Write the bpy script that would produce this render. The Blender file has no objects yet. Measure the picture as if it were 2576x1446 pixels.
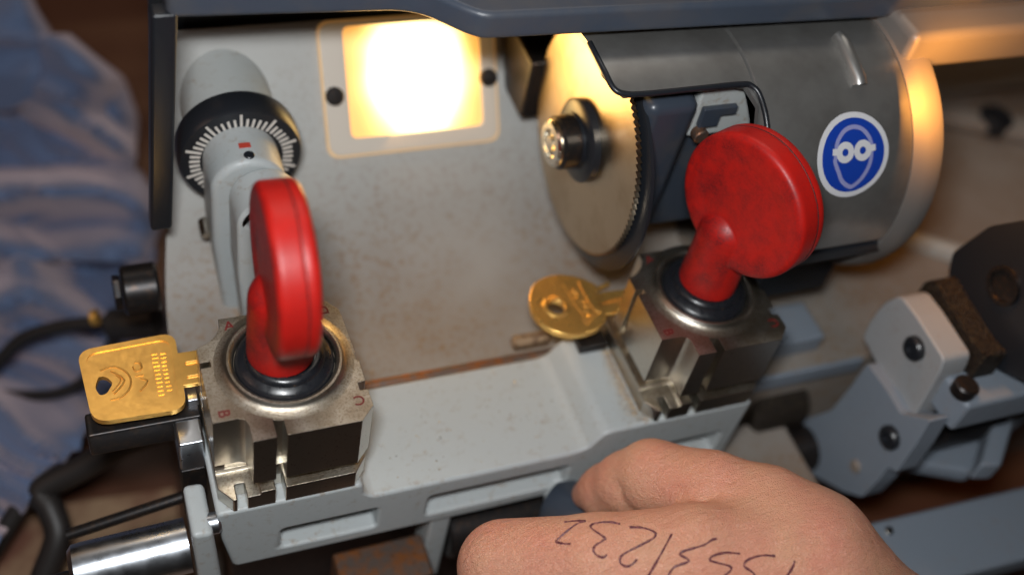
import bpy, bmesh, math, random
import numpy as np
from mathutils import Vector, Matrix, Euler
from mathutils.bvhtree import BVHTree
random.seed(7); rng = np.random.default_rng(7)
SC = bpy.context.scene
COL = SC.collection
MM = 0.001

# ------------------------------------------------------------------ camera
RCW = np.array([[0.9284083683123642, -0.3318959316714501, 0.16704188752379803],
                [0.14775537048491, 0.7422716607293072, 0.6536062516309211],
                [-0.34091971509497654, -0.5821321776178462, 0.7381706277287551]])
CAM = np.array([-42.0234, -186.6497, 281.0651])          # mm
FPX = 2819.1
cam_d = bpy.data.cameras.new('camera'); cam = bpy.data.objects.new('camera', cam_d); COL.objects.link(cam)
rt = RCW.T
cam.matrix_world = Matrix([[rt[0][0], rt[0][1], rt[0][2], CAM[0]*MM], [rt[1][0], rt[1][1], rt[1][2], CAM[1]*MM],
                           [rt[2][0], rt[2][1], rt[2][2], CAM[2]*MM], [0, 0, 0, 1]])
cam_d.sensor_width = 36; cam_d.sensor_fit = 'HORIZONTAL'; cam_d.lens = FPX/2576*36
cam_d.clip_start = 0.01; cam_d.clip_end = 20
cam_d.dof.use_dof = True; cam_d.dof.focus_distance = 0.310; cam_d.dof.aperture_fstop = 4.2; cam_d.dof.aperture_blades = 7
SC.camera = cam

def at(px, py, dep):
    """point seen at a place of the photograph, at a distance along the view (mm)"""
    return CAM + dep*(rt @ np.array([(px-1288)/FPX, -(py-723)/FPX, -1.0]))

# ------------------------------------------------------------------ world, lights, exposure
w = bpy.data.worlds.new('World'); SC.world = w; w.use_nodes = True
bg = w.node_tree.nodes['Background']; bg.inputs[0].default_value = (0.30, 0.22, 0.17, 1); bg.inputs[1].default_value = 0.03

def area(name, loc, target, size, size_y, power, color):
    d = bpy.data.lights.new(name, 'AREA'); d.shape = 'RECTANGLE'; d.size = size*MM; d.size_y = size_y*MM
    d.energy = power; d.color = color
    o = bpy.data.objects.new(name, d); COL.objects.link(o); o.location = Vector(loc)*MM
    o.rotation_euler = (Vector(target)-Vector(loc)).to_track_quat('-Z', 'Y').to_euler()
    return o
FLASH = area('camera_flash', (-47, -164, 304), (60, 20, 0), 46, 22, 1.14, (0.965, 0.985, 1.0))
ROOM = area('overhead_fill', (170, 430, 760), (30, -20, 32), 520, 130, 0.95, (1.0, 0.93, 0.85))  # unseen bright panel added for the clamp tops to reflect
CEIL = area('warm_ceiling_bounce', (150, 665, 760), (60, 0, 20), 1100, 240, 0.32, (1.0, 0.58, 0.26))
SIDE = area('warm_side_fill', (-520, 60, 420), (-60, 60, 0), 260, 260, 0.28, (1.0, 0.62, 0.45))  # unseen warm fill added to tint the cloth ridges
WORK = area('work_lamp', (66, 93, 43), (95, 10, 66), 42, 30, 0.044, (1.0, 0.50, 0.12))
BACK = area('added_flange_glow', (191.0, 0, 114), (291.0, 0, 94), 16, 44, 0.12, (1.0, 0.38, 0.055))  # unseen light without a fixture, added to turn the end flange orange
SC.view_settings.view_transform = 'Standard'; SC.view_settings.look = 'None'
SC.view_settings.exposure = 0; SC.view_settings.gamma = 1; SC.view_settings.use_curve_mapping = False
SC.render.engine = 'CYCLES'

# ------------------------------------------------------------------ materials
def L(c): return tuple(c)+(1.0,) if len(c) == 3 else c
class Mat:
    def __init__(s, name, base, rough=0.5, metal=0.0, **kw):
        s.m = bpy.data.materials.new(name); s.m.use_nodes = True
        s.nt = s.m.node_tree; s.b = s.nt.nodes['Principled BSDF']
        s.b.inputs['Base Color'].default_value = L(base); s.b.inputs['Roughness'].default_value = rough
        s.b.inputs['Metallic'].default_value = metal
        for k, v in kw.items(): s.b.inputs[k.replace('_', ' ')].default_value = v
        s.tc = s.nt.nodes.new('ShaderNodeTexCoord')
    def n(s, t, **kw):
        x = s.nt.nodes.new(t)
        for k, v in kw.items(): setattr(x, k, v)
        return x
    def l(s, a, b): s.nt.links.new(a, b)
    def noise(s, scale, detail=4, rough=0.6, stretch=None, dist=0.0):
        """scale in features per mm"""
        mp = s.n('ShaderNodeMapping'); st = stretch or (1, 1, 1)
        mp.inputs['Scale'].default_value = tuple(1000*scale*k for k in st)
        s.l(s.tc.outputs['Object'], mp.inputs[0])
        t = s.n('ShaderNodeTexNoise'); t.inputs['Scale'].default_value = 1; t.inputs['Detail'].default_value = detail
        t.inputs['Roughness'].default_value = rough; t.inputs['Distortion'].default_value = dist
        s.l(mp.outputs[0], t.inputs['Vector']); return t.outputs[0]
    def voro(s, scale, feature='F1'):
        mp = s.n('ShaderNodeMapping'); mp.inputs['Scale'].default_value = (1000*scale,)*3
        s.l(s.tc.outputs['Object'], mp.inputs[0])
        t = s.n('ShaderNodeTexVoronoi'); t.feature = feature; t.inputs['Scale'].default_value = 1
        s.l(mp.outputs[0], t.inputs['Vector']); return t.outputs['Distance']
    def ramp(s, src, a, b, lo=0.0, hi=1.0):
        r = s.n('ShaderNodeMapRange'); r.inputs['From Min'].default_value = a; r.inputs['From Max'].default_value = b
        r.inputs['To Min'].default_value = lo; r.inputs['To Max'].default_value = hi; r.clamp = True
        s.l(src, r.inputs['Value']); return r.outputs[0]
    def math(s, op, a, b):
        m = s.n('ShaderNodeMath', operation=op)
        for i, v in enumerate((a, b)):
            if isinstance(v, (int, float)): m.inputs[i].default_value = v
            else: s.l(v, m.inputs[i])
        return m.outputs[0]
    def mix(s, fac, col):
        """mix current base colour towards col by fac"""
        x = s.n('ShaderNodeMix', data_type='RGBA')
        s.l(fac, x.inputs['Factor'])
        inp = s.b.inputs['Base Color']
        if inp.links: s.l(inp.links[0].from_socket, x.inputs[6])
        else: x.inputs[6].default_value = inp.default_value[:]
        x.inputs[7].default_value = L(col); s.l(x.outputs[2], inp); return s
    def rough(s, src, a, b, lo, hi): s.l(s.ramp(src, a, b, lo, hi), s.b.inputs['Roughness']); return s
    def bump(s, src, dist=0.1, strength=0.5):
        """dist in mm"""
        bp = s.n('ShaderNodeBump'); bp.inputs['Strength'].default_value = strength; bp.inputs['Distance'].default_value = dist*MM
        prev = s.b.inputs['Normal']
        if prev.links: s.l(prev.links[0].from_socket, bp.inputs['Normal'])
        s.l(src, bp.inputs['Height']); s.l(bp.outputs[0], prev); return s

def paint(name, base, rust=0.5, rough=0.42):
    m = Mat(name, base, rough)
    big = m.noise(0.035, 5); sp = m.noise(0.33, 4, 0.7); fine = m.noise(2.2, 3)
    m.mix(m.ramp(big, 0.35, 0.75, 0, 0.25*rust), tuple(c*k for c, k in zip(base, (0.86, 0.80, 0.70))))
    m.mix(m.math('MULTIPLY', m.ramp(sp, 0.55, 0.68, 0, 0.9*rust), m.ramp(big, 0.36, 0.58)), (0.23, 0.135, 0.06))
    m.mix(m.ramp(fine, 0.66, 0.78, 0, 0.4*rust), (0.16, 0.12, 0.09))
    m.rough(sp, 0.3, 0.7, rough-0.08, rough+0.15)
    m.bump(m.noise(1.1, 3), 0.06, 0.35); return m.m

M = {}
M['grey'] = paint('grey_enamel', (0.40, 0.43, 0.435), 0.55)
M['grey_body'] = paint('grey_enamel_body', (0.40, 0.425, 0.42), 0.7)
M['grey_blue'] = paint('blue_grey_enamel', (0.20, 0.235, 0.28), 0.25)
M['vice'] = paint('vice_dimmed_enamel', (0.30, 0.31, 0.32), 0.35)  # colour darkened in place of the flash falling off with distance
m = Mat('dusty_grey_enamel', (0.40, 0.405, 0.39), 0.6)
a = m.noise(0.022, 3, 0.5); b_ = m.noise(0.42, 4, 0.7); c_ = m.noise(1.1, 4, 0.7)
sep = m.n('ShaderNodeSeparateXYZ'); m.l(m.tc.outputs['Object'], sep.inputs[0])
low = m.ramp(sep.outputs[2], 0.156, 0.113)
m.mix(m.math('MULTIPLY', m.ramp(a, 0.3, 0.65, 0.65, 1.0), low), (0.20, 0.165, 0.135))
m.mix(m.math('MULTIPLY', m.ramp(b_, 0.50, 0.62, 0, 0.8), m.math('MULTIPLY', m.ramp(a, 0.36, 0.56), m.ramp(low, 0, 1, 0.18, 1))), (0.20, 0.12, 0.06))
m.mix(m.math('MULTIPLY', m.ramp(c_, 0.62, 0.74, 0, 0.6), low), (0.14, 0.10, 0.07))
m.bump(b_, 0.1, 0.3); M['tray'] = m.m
m = Mat('slate_grey_moulding', (0.050, 0.063, 0.088), 0.36); a = m.noise(0.05, 4)
m.mix(m.ramp(a, 0.45, 0.7, 0, 0.45), (0.10, 0.085, 0.07)); m.rough(a, 0.3, 0.7, 0.28, 0.5); m.bump(m.noise(2.5, 2), 0.04, 0.3); M['hood'] = m.m
m = Mat('black_moulding', (0.012, 0.014, 0.018), 0.35); m.bump(m.noise(2.0, 2), 0.04, 0.2); M['black'] = m.m
m = Mat('black_steel', (0.022, 0.020, 0.020), 0.38, 0.6); a = m.noise(0.5, 4); m.mix(m.ramp(a, 0.5, 0.75, 0, 0.5), (0.10, 0.055, 0.03)); M['blacksteel'] = m.m
m = Mat('dark_blue_motor_paint', (0.035, 0.045, 0.062), 0.35); m.mix(m.ramp(m.noise(0.08), 0.5, 0.7, 0, 0.3), (0.10, 0.08, 0.06)); M['motor'] = m.m
# nickel of the clamps: cast grain + worn brown film; tops browned to imitate their reflections
m = Mat('nickel_plate', (0.60, 0.565, 0.50), 0.30, 1.0)
a = m.noise(0.12, 4); f = m.noise(3.2, 2, 0.5); g = m.noise(1.1, 3)
geo = m.n('ShaderNodeSeparateXYZ'); m.l(m.tc.outputs['Normal'], geo.inputs[0]); top = m.ramp(geo.outputs[2], 0.5, 0.9)
m.mix(m.math('MULTIPLY', m.ramp(a, 0.36, 0.60, 0.3, 0.9), top), (0.33, 0.275, 0.205)); m.mix(m.ramp(g, 0.62, 0.76, 0, 0.7), (0.13, 0.08, 0.05))
m.mix(m.math('MULTIPLY', m.ramp(m.noise(1.6, 3), 0.48, 0.66, 0, 0.7), top), (0.22, 0.17, 0.12))
grain = m.math('MULTIPLY', f, top)
m.l(m.ramp(top, 0, 1, 0.295, 0.40), m.b.inputs['Roughness']); m.bump(grain, 0.12, 0.9); m.bump(g, 0.02, 0.15); M['nickel'] = m.m
m = Mat('brushed_nickel', (0.62, 0.59, 0.52), 0.26, 1.0); m.bump(m.noise(2.0, 3, stretch=(1, 1, 0.2)), 0.03, 0.4)
m.mix(m.ramp(m.noise(0.5, 4), 0.55, 0.75, 0, 0.6), (0.25, 0.16, 0.10)); M['nickel2'] = m.m
m = Mat('bright_nickel_rim', (0.66, 0.63, 0.56), 0.24, 1.0); m.bump(m.noise(1.6, 3), 0.05, 0.5); M['rim'] = m.m
def brass(name, base, rough):
    m = Mat(name, base, rough, 0.86); m.bump(m.noise(1.2, 3, stretch=(0.25, 2, 1)), 0.012, 0.3)
    m.mix(m.ramp(m.noise(0.13, 4), 0.45, 0.75, 0, 0.4), (0.62, 0.33, 0.09)); m.rough(m.noise(0.6, 4), 0.3, 0.7, rough-0.05, rough+0.08); return m.m
M['brass'] = brass('key_brass', (1.0, 0.57, 0.14), 0.40)
M['brass2'] = brass('polished_key_brass', (1.0, 0.60, 0.17), 0.30)
# red knob plastic with grime
m = Mat('red_knob_plastic', (0.47, 0.010, 0.006), 0.40, Subsurface_Weight=0.0)
m.b.inputs['Specular IOR Level'].default_value = 0.4
sep = m.n('ShaderNodeSeparateXYZ'); m.l(m.tc.outputs['Object'], sep.inputs[0]); face = m.ramp(m.math('ABSOLUTE', sep.outputs[1], 0), 0.0042, 0.0049)
a = m.noise(0.11, 5, 0.65); f = m.noise(1.3, 5, 0.75); sc = m.noise(1.0, 4, 0.6, stretch=(0.25, 1, 1))
m.mix(m.math('MULTIPLY', m.ramp(a, 0.36, 0.62, 0.1, 0.85), m.math('MULTIPLY', m.ramp(f, 0.34, 0.60, 0.3, 1), m.ramp(face, 0, 1, 0.35, 1))), (0.075, 0.008, 0.010))
m.mix(m.ramp(sc, 0.72, 0.80, 0, 0.35), (0.40, 0.28, 0.26))
m.rough(f, 0.3, 0.7, 0.34, 0.54); m.bump(m.noise(3.0, 3), 0.035, 0.45); M['red'] = m.m
m = Mat('seam_dirt', (0.05, 0.008, 0.008), 0.6); M['seam'] = m.m
m = Mat('black_washer', (0.010, 0.011, 0.014), 0.30); sp = m.noise(1.3, 3, 0.6)
m.mix(m.ramp(sp, 0.70, 0.76, 0, 0.8), (0.28, 0.16, 0.07)); m.bump(sp, 0.05, 0.3); m.rough(m.noise(0.4), 0.3, 0.7, 0.22, 0.42); M['washer'] = m.m
m = Mat('letter_paint', (0.13, 0.010, 0.009), 0.5); M['letter'] = m.m
m = Mat('white_paint', (0.62, 0.58, 0.53), 0.5); M['white'] = m.m
m = Mat('red_mark', (0.45, 0.05, 0.03), 0.5); M['redmark'] = m.m
m = Mat('rusty_steel', (0.16, 0.12, 0.10), 0.48, 0.75); a = m.noise(0.22, 5, 0.7)
m.mix(m.ramp(a, 0.42, 0.62), (0.30, 0.11, 0.035)); m.mix(m.ramp(m.noise(0.6, 4), 0.6, 0.75, 0, 0.8), (0.05, 0.035, 0.03))
m.bump(a, 0.2, 0.5); M['rust'] = m.m
m = Mat('cutter_steel', (0.50, 0.41, 0.30), 0.30, 1.0); m.mix(m.ramp(m.noise(0.06, 4), 0.45, 0.7, 0, 0.6), (0.34, 0.24, 0.14))
m.bump(m.noise(0.9, 3), 0.03, 0.3); M['cutter'] = m.m
m = Mat('chrome', (0.50, 0.53, 0.57), 0.12, 1.0); m.rough(m.noise(0.15), 0.3, 0.7, 0.24, 0.38); M['chrome'] = m.m
m = Mat('drum_satin_paint', (0.40, 0.395, 0.38), 0.38, 0.8); m.mix(m.ramp(m.noise(0.04, 4), 0.4, 0.7, 0, 0.5), (0.12, 0.105, 0.09)); M['drum'] = m.m
m = Mat('flange_dimmed_paint', (0.22, 0.21, 0.20), 0.5, 0.4); m.mix(m.ramp(m.noise(0.04, 4), 0.4, 0.7, 0, 0.5), (0.2, 0.18, 0.16)); M['drum2'] = m.m  # base colour darkened to hold back the flash on the flange
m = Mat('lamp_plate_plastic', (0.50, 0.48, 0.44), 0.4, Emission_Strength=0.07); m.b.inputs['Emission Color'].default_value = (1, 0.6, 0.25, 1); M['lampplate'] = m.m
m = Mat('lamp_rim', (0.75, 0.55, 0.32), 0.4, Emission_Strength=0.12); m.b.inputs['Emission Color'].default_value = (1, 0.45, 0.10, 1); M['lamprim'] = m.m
m = Mat('lamp_reflector', (0.85, 0.50, 0.14), 0.45); m.b.inputs['Emission Color'].default_value = (1, 0.40, 0.06, 1)
m.b.inputs['Emission Strength'].default_value = 1.0; M['reflector'] = m.m
m = Mat('lit_lamp_lens', (0.8, 0.55, 0.25), 0.4)
mp = m.n('ShaderNodeMapping'); mp.inputs['Scale'].default_value = (1000/15.5, 1000/15.5*0.80, 1000/15.5*0.80); m.l(m.tc.outputs['Object'], mp.inputs[0])
ln_ = m.n('ShaderNodeVectorMath', operation='LENGTH'); m.l(mp.outputs[0], ln_.inputs[0])
dd = m.math('ADD', ln_.outputs['Value'], m.math('MULTIPLY', m.noise(0.05, 1), 0.5))
e_ = m.math('POWER', 2.718, m.math('MULTIPLY', m.math('POWER', m.math('MULTIPLY', dd, 0.78), 4.0), -1.0))
m.l(m.math('ADD', m.math('MULTIPLY', e_, 7.0), 0.75), m.b.inputs['Emission Strength'])
cm = m.n('ShaderNodeMix', data_type='RGBA'); m.l(m.ramp(e_, 0.0, 0.35), cm.inputs['Factor']); cm.inputs[6].default_value = (1, 0.42, 0.06, 1); cm.inputs[7].default_value = (1, 0.74, 0.30, 1)
m.l(cm.outputs[2], m.b.inputs['Emission Color']); M['lens'] = m.m
m = Mat('lit_bulb_glass', (1, 0.9, 0.7), 0.4); m.b.inputs['Emission Color'].default_value = (1, 0.78, 0.38, 1); m.b.inputs['Emission Strength'].default_value = 6; M['bulb'] = m.m
m = Mat('sticker_white', (0.60, 0.60, 0.62), 0.45); M['stw'] = m.m
m = Mat('sticker_blue', (0.008, 0.045, 0.33), 0.35); m.mix(m.ramp(m.noise(0.3, 4), 0.6, 0.75, 0, 0.4), (0.02, 0.03, 0.06)); M['stb'] = m.m
m = Mat('sticker_lilac', (0.26, 0.27, 0.50), 0.45); M['stl'] = m.m
m = Mat('cable_rubber', (0.018, 0.015, 0.014), 0.5); M['rubber'] = m.m
m = Mat('shop_cloth', (0.085, 0.13, 0.235), 0.85); m.b.inputs['Sheen Weight'].default_value = 0.6; m.b.inputs['Sheen Tint'].default_value = (1, 0.75, 0.72, 1)
m.mix(m.ramp(m.noise(0.018, 4), 0.45, 0.62, 0, 0.25), (0.16, 0.20, 0.34)); m.bump(m.noise(2.0, 3), 0.15, 0.5); M['cloth'] = m.m
m = Mat('brown_wood', (0.10, 0.038, 0.020), 0.5); m.mix(m.ramp(m.noise(0.01, 5, stretch=(0.3, 2, 1)), 0.42, 0.62), (0.18, 0.085, 0.045)); m.bump(m.noise(0.05, 4, stretch=(0.3, 2, 1)), 0.3, 0.3); M['wood'] = m.m
m = Mat('tan_board', (0.30, 0.19, 0.11), 0.7); m.mix(m.ramp(m.noise(0.02, 5), 0.45, 0.6), (0.15, 0.06, 0.035)); M['tan'] = m.m
m = Mat('brush_bristle', (0.085, 0.06, 0.03), 0.55, 0.5); m.mix(m.ramp(m.voro(0.9), 0.15, 0.4), (0.02, 0.014, 0.01)); m.bump(m.voro(1.4), 0.6, 1.0); M['bristle'] = m.m
m = Mat('pale_worn_brass', (0.55, 0.40, 0.26), 0.4, 0.75); m.mix(m.ramp(m.noise(0.4, 3), 0.5, 0.65, 0, 0.8), (0.20, 0.12, 0.08)); M['peg'] = m.m
m = Mat('brass_filings', (0.42, 0.26, 0.10), 0.4, 0.7); m.mix(m.ramp(m.noise(0.8, 2), 0.4, 0.6), (0.16, 0.10, 0.05)); M['filing'] = m.m
# skin
m = Mat('skin', (0.61, 0.31, 0.195), 0.40)
m.b.inputs['Subsurface Weight'].default_value = 0.22; m.b.inputs['Subsurface Radius'].default_value = (0.0030, 0.0011, 0.0006)
m.b.inputs['Subsurface Scale'].default_value = 1.0
a = m.noise(0.045, 4); f = m.noise(0.55, 4, 0.7); cr = m.voro(1.5, 'DISTANCE_TO_EDGE'); ln = m.noise(0.9, 4, 0.65, stretch=(0.35, 1, 1))
m.mix(m.ramp(a, 0.38, 0.66, 0, 0.65), (0.60, 0.22, 0.155)); m.mix(m.ramp(f, 0.60, 0.78, 0, 0.35), (0.48, 0.20, 0.13))
m.mix(m.ramp(m.noise(0.35, 2), 0.74, 0.78, 0, 0.6), (0.30, 0.12, 0.07))
m.rough(f, 0.3, 0.7, 0.36, 0.52); m.bump(m.ramp(cr, 0, 0.2), 0.20, 0.8); m.bump(ln, 0.36, 0.75); m.bump(m.noise(0.16, 5, 0.62, stretch=(0.35, 1.2, 1), dist=1.5), 1.3, 0.6); M['skin'] = m.m
m = Mat('purple_ink', (0.075, 0.014, 0.026), 0.5); m.mix(m.ramp(m.noise(1.6, 3), 0.48, 0.62, 0, 0.75), (0.30, 0.11, 0.095)); M['ink'] = m.m

# ------------------------------------------------------------------ mesh helpers (all lengths in mm)
class G:
    def __init__(s): s.v = []; s.f = []
    def add(s, v, f):
        o = len(s.v); s.v += [tuple(float(c) for c in p) for p in v]; s.f += [tuple(i+o for i in q) for q in f]; return s
    def prism(s, poly, a, b, axis='z'):
        """polygon in the plane across axis, extruded from a to b. axis x: poly=(y,z); y: (x,z); z: (x,y)"""
        n = len(poly)
        def P(p, h): return {'x': (h, p[0], p[1]), 'y': (p[0], h, p[1]), 'z': (p[0], p[1], h)}[axis]
        v = [P(p, a) for p in poly]+[P(p, b) for p in poly]
        f = [tuple(range(n))[::-1], tuple(range(n, 2*n))]+[(i, (i+1) % n, n+(i+1) % n, n+i) for i in range(n)]
        return s.add(v, f)
    def box(s, x0, x1, y0, y1, z0, z1): return s.prism([(x0, y0), (x1, y0), (x1, y1), (x0, y1)], z0, z1)
    def lathe(s, prof, o=(0, 0, 0), d=(0, 0, 1), n=48, cap=True):
        """prof: list of (r, h) along d"""
        d = Vector(d).normalized(); q = Vector((0, 0, 1)).rotation_difference(d); o = Vector(o); v = []; f = []
        for r, h in prof:
            for i in range(n):
                t = 2*math.pi*i/n; v.append(o+q @ Vector((r*math.cos(t), r*math.sin(t), h)))
        for k in range(len(prof)-1):
            for i in range(n): f.append((k*n+i, k*n+(i+1) % n, (k+1)*n+(i+1) % n, (k+1)*n+i))
        if cap: f += [tuple(range(n))[::-1], tuple(range((len(prof)-1)*n, len(prof)*n))]
        return s.add(v, f)
    def cyl(s, p0, p1, r, n=40, bev=0.0):
        p0 = Vector(p0); p1 = Vector(p1); h = (p1-p0).length
        pr = [(r-bev, 0), (r, bev), (r, h-bev), (r-bev, h)] if bev else [(r, 0), (r, h)]
        return s.lathe(pr, p0, p1-p0, n)
    def tube(s, pts, r, n=10, rs=None, closed=False):
        pts = [Vector(p) for p in pts]; v = []; f = []; up = Vector((0.13, 0.2, 1)).normalized(); N = len(pts)
        for i, p in enumerate(pts):
            t = (pts[min(i+1, N-1)]-pts[max(i-1, 0)]).normalized()
            a = t.cross(up).normalized(); b = t.cross(a).normalized(); rr = rs[i] if rs else r
            for k in range(n):
                g = 2*math.pi*k/n; v.append(p+a*rr*math.cos(g)+b*rr*math.sin(g))
        for i in range(N-1):
            for k in range(n): f.append((i*n+k, i*n+(k+1) % n, (i+1)*n+(k+1) % n, (i+1)*n+k))
        f += [tuple(range(n))[::-1], tuple(range((N-1)*n, N*n))]
        return s.add(v, f)
    def mesh(s, name, off=(0, 0, 0)):
        me = bpy.data.meshes.new(name)
        me.from_pydata([((x-off[0])*MM, (y-off[1])*MM, (z-off[2])*MM) for x, y, z in s.v], [], s.f)
        bm = bmesh.new(); bm.from_mesh(me); bmesh.ops.recalc_face_normals(bm, faces=bm.faces); bm.to_mesh(me); bm.free()
        return me

def smooth(pts, k=3, closed=False):
    """Catmull-Rom"""
    P = [Vector(tuple(p)) for p in pts]; n = len(P); out = []
    rngi = range(n) if closed else range(n-1)
    for i in rngi:
        p = [P[(i+j-1) % n] if closed else P[max(0, min(n-1, i+j-1))] for j in range(4)]
        for s in range(k):
            t = s/k
            out.append(0.5*((2*p[1])+(p[2]-p[0])*t+(2*p[0]-5*p[1]+4*p[2]-p[3])*t*t+(3*p[1]-p[0]-3*p[2]+p[3])*t**3))
    if not closed: out.append(P[-1])
    return out

def rpoly(pts, rad, k=5):
    """round the corners of a 2D polygon; rad one number or one per corner"""
    n = len(pts); out = []
    for i in range(n):
        r = rad[i] if isinstance(rad, (list, tuple)) else rad
        p = Vector(pts[i]); a = Vector(pts[i-1])-p; b = Vector(pts[(i+1) % n])-p
        if r <= 0: out.append(tuple(p)); continue
        d = min(r, a.length*0.49, b.length*0.49); A = p+a.normalized()*d; B = p+b.normalized()*d
        for j in range(k+1):
            t = j/k; out.append(tuple((1-t)**2*A+2*t*(1-t)*p+t*t*B))
    return out

def setp(o, label=None, cat=None, group=None, kind=None):
    for k, v in (('label', label), ('category', cat), ('group', group), ('kind', kind)):
        if v: o[k] = v
    return o
def thing(name, label, cat, loc=(0, 0, 0), group=None):
    o = bpy.data.objects.new(name, None); COL.objects.link(o); o.location = Vector(loc)*MM; o.empty_display_size = 0.01
    return setp(o, label, cat, group)
def obj(name, g, mat, parent=None, bevel=0.0, seg=2, ang=30, sub=0, label=None, wn=True, flat=False, loc=None, cuts=None):
    off = (0, 0, 0)
    if parent is not None:
        q = parent; off = Vector((0, 0, 0))
        while q is not None: off += q.location; q = q.parent
        off = off/MM
    elif loc is not None: off = loc
    me = g if isinstance(g, bpy.types.Mesh) else g.mesh(name, off)
    if cuts:
        me = boolean(me, [c.mesh('c', off) for c in cuts])
    me.name = name
    o = bpy.data.objects.new(name, me); COL.objects.link(o)
    me.materials.clear(); me.materials.append(M[mat])
    if parent is not None: o.parent = parent
    elif loc is not None: o.location = Vector(loc)*MM
    if not flat:
        me.polygons.foreach_set('use_smooth', [True]*len(me.polygons))
        if not bevel: me.set_sharp_from_angle(angle=math.radians(38))
    if bevel:
        md = o.modifiers.new('bevel', 'BEVEL'); md.width = bevel*MM; md.segments = seg; md.limit_method = 'ANGLE'; md.angle_limit = math.radians(ang)
        md.use_clamp_overlap = True; md.miter_outer = 'MITER_ARC'
        if wn: x = o.modifiers.new('wn', 'WEIGHTED_NORMAL'); x.keep_sharp = False
    if label: o['label'] = label
    return o
def boolean(me, cutters):
    o = bpy.data.objects.new('t', me); COL.objects.link(o); cs = []
    for c in cutters:
        co = bpy.data.objects.new('tc', c); COL.objects.link(co); cs.append(co)
        md = o.modifiers.new('b', 'BOOLEAN'); md.operation = 'DIFFERENCE'; md.object = co; md.solver = 'EXACT'
    dg = bpy.context.evaluated_depsgraph_get(); r = bpy.data.meshes.new_from_object(o.evaluated_get(dg))
    for c in cs+[o]: bpy.data.objects.remove(c)
    return r
def text_geo(ch, size):
    cu = bpy.data.curves.new('t', 'FONT'); cu.body = ch; cu.size = size*MM; cu.extrude = 0.08*MM; cu.offset = 0.06*MM; cu.align_x = 'CENTER'; cu.align_y = 'CENTER'
    o = bpy.data.objects.new('t', cu); COL.objects.link(o); dg = bpy.context.evaluated_depsgraph_get()
    me = bpy.data.meshes.new_from_object(o.evaluated_get(dg)); bpy.data.objects.remove(o); bpy.data.curves.remove(cu); return me

# signed distance field -> mesh (surface nets)
def sdf_mesh(name, fn, lo, hi, h, off=(0, 0, 0), relax=1):
    lo = np.array(lo, float); hi = np.array(hi, float); n = np.ceil((hi-lo)/h).astype(int)+1
    ax = [lo[i]+h*np.arange(n[i]) for i in range(3)]
    V = np.empty(n, dtype=np.float32)
    for i, x in enumerate(ax[0]):
        Y, Z = np.meshgrid(ax[1], ax[2], indexing='ij'); P = np.stack([np.full_like(Y, x), Y, Z], -1)
        V[i] = fn(P)
    S = V < 0
    acc = np.zeros(tuple(n-1)+(3,), np.float32); cnt = np.zeros(tuple(n-1), np.float32)
    nx, ny, nz = n-1
    for a in range(3):
        b, c = [k for k in range(3) if k != a]
        for db in (0, 1):
            for dc in (0, 1):
                s0 = [slice(0, n[k]-1) for k in range(3)]; s0[b] = slice(db, n[b]-1+db); s0[c] = slice(dc, n[c]-1+dc)
                s1 = list(s0); s1[a] = slice(1, n[a]); s0 = tuple(s0); s1 = tuple(s1)
                v0 = V[s0]; v1 = V[s1]; cr = (S[s0] != S[s1])
                t = np.where(cr, v0/np.where(v0-v1 == 0, 1, v0-v1), 0)
                acc[..., a] += t*cr; acc[..., b] += db*cr; acc[..., c] += dc*cr; cnt += cr
    act = cnt > 0; idx = -np.ones(tuple(n-1), np.int64); idx[act] = np.arange(act.sum())
    ii = np.argwhere(act); verts = lo+h*(ii+acc[act]/cnt[act][:, None])
    faces = []
    for a in range(3):
        b, c = (a+1) % 3, (a+2) % 3
        s0 = [slice(1, n[k]-1) for k in range(3)]; s0[a] = slice(0, n[a]-1); s1 = list(s0); s1[a] = slice(1, n[a])
        A = S[tuple(s0)]; B = S[tuple(s1)]; e = np.argwhere(A != B)
        if not len(e): continue
        flip = A[tuple(e.T)]
        base = e.copy(); base[:, b] += 1; base[:, c] += 1
        q = []
        for (ob, oc) in ((-1, -1), (0, -1), (0, 0), (-1, 0)):
            k = base.copy(); k[:, b] += ob; k[:, c] += oc; q.append(idx[tuple(k.T)])
        q = np.stack(q, 1); q[~flip] = q[~flip][:, ::-1]; faces.append(q)
    faces = np.concatenate(faces); faces = faces[(faces >= 0).all(1)]
    me = bpy.data.meshes.new(name); me.from_pydata(((verts-np.array(off))*MM).tolist(), [], faces.tolist())
    if relax:
        bm = bmesh.new(); bm.from_mesh(me)
        for _ in range(relax): bmesh.ops.smooth_vert(bm, verts=bm.verts, factor=0.5, use_axis_x=True, use_axis_y=True, use_axis_z=True)
        bmesh.ops.recalc_face_normals(bm, faces=bm.faces); bm.to_mesh(me); bm.free()
    return me
def sd_cone(P, a, b, ra, rb):
    a = np.array(a, float); b = np.array(b, float); d = b-a; t = np.clip(((P-a)@d)/(d@d), 0, 1)
    return np.linalg.norm(P-a-t[..., None]*d, axis=-1)-(ra+(rb-ra)*t)
def smin(a, b, k):
    h = np.clip(0.5+0.5*(b-a)/k, 0, 1); return b*(1-h)+a*h-k*h*(1-h)

# ================================================================== SETTING
obj_floor = obj('table', G().box(-900, 900, -78, 900, -150, -130), 'wood'); setp(obj_floor, 'dark brown wooden table top under the machine', 'table', kind='structure')

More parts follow.
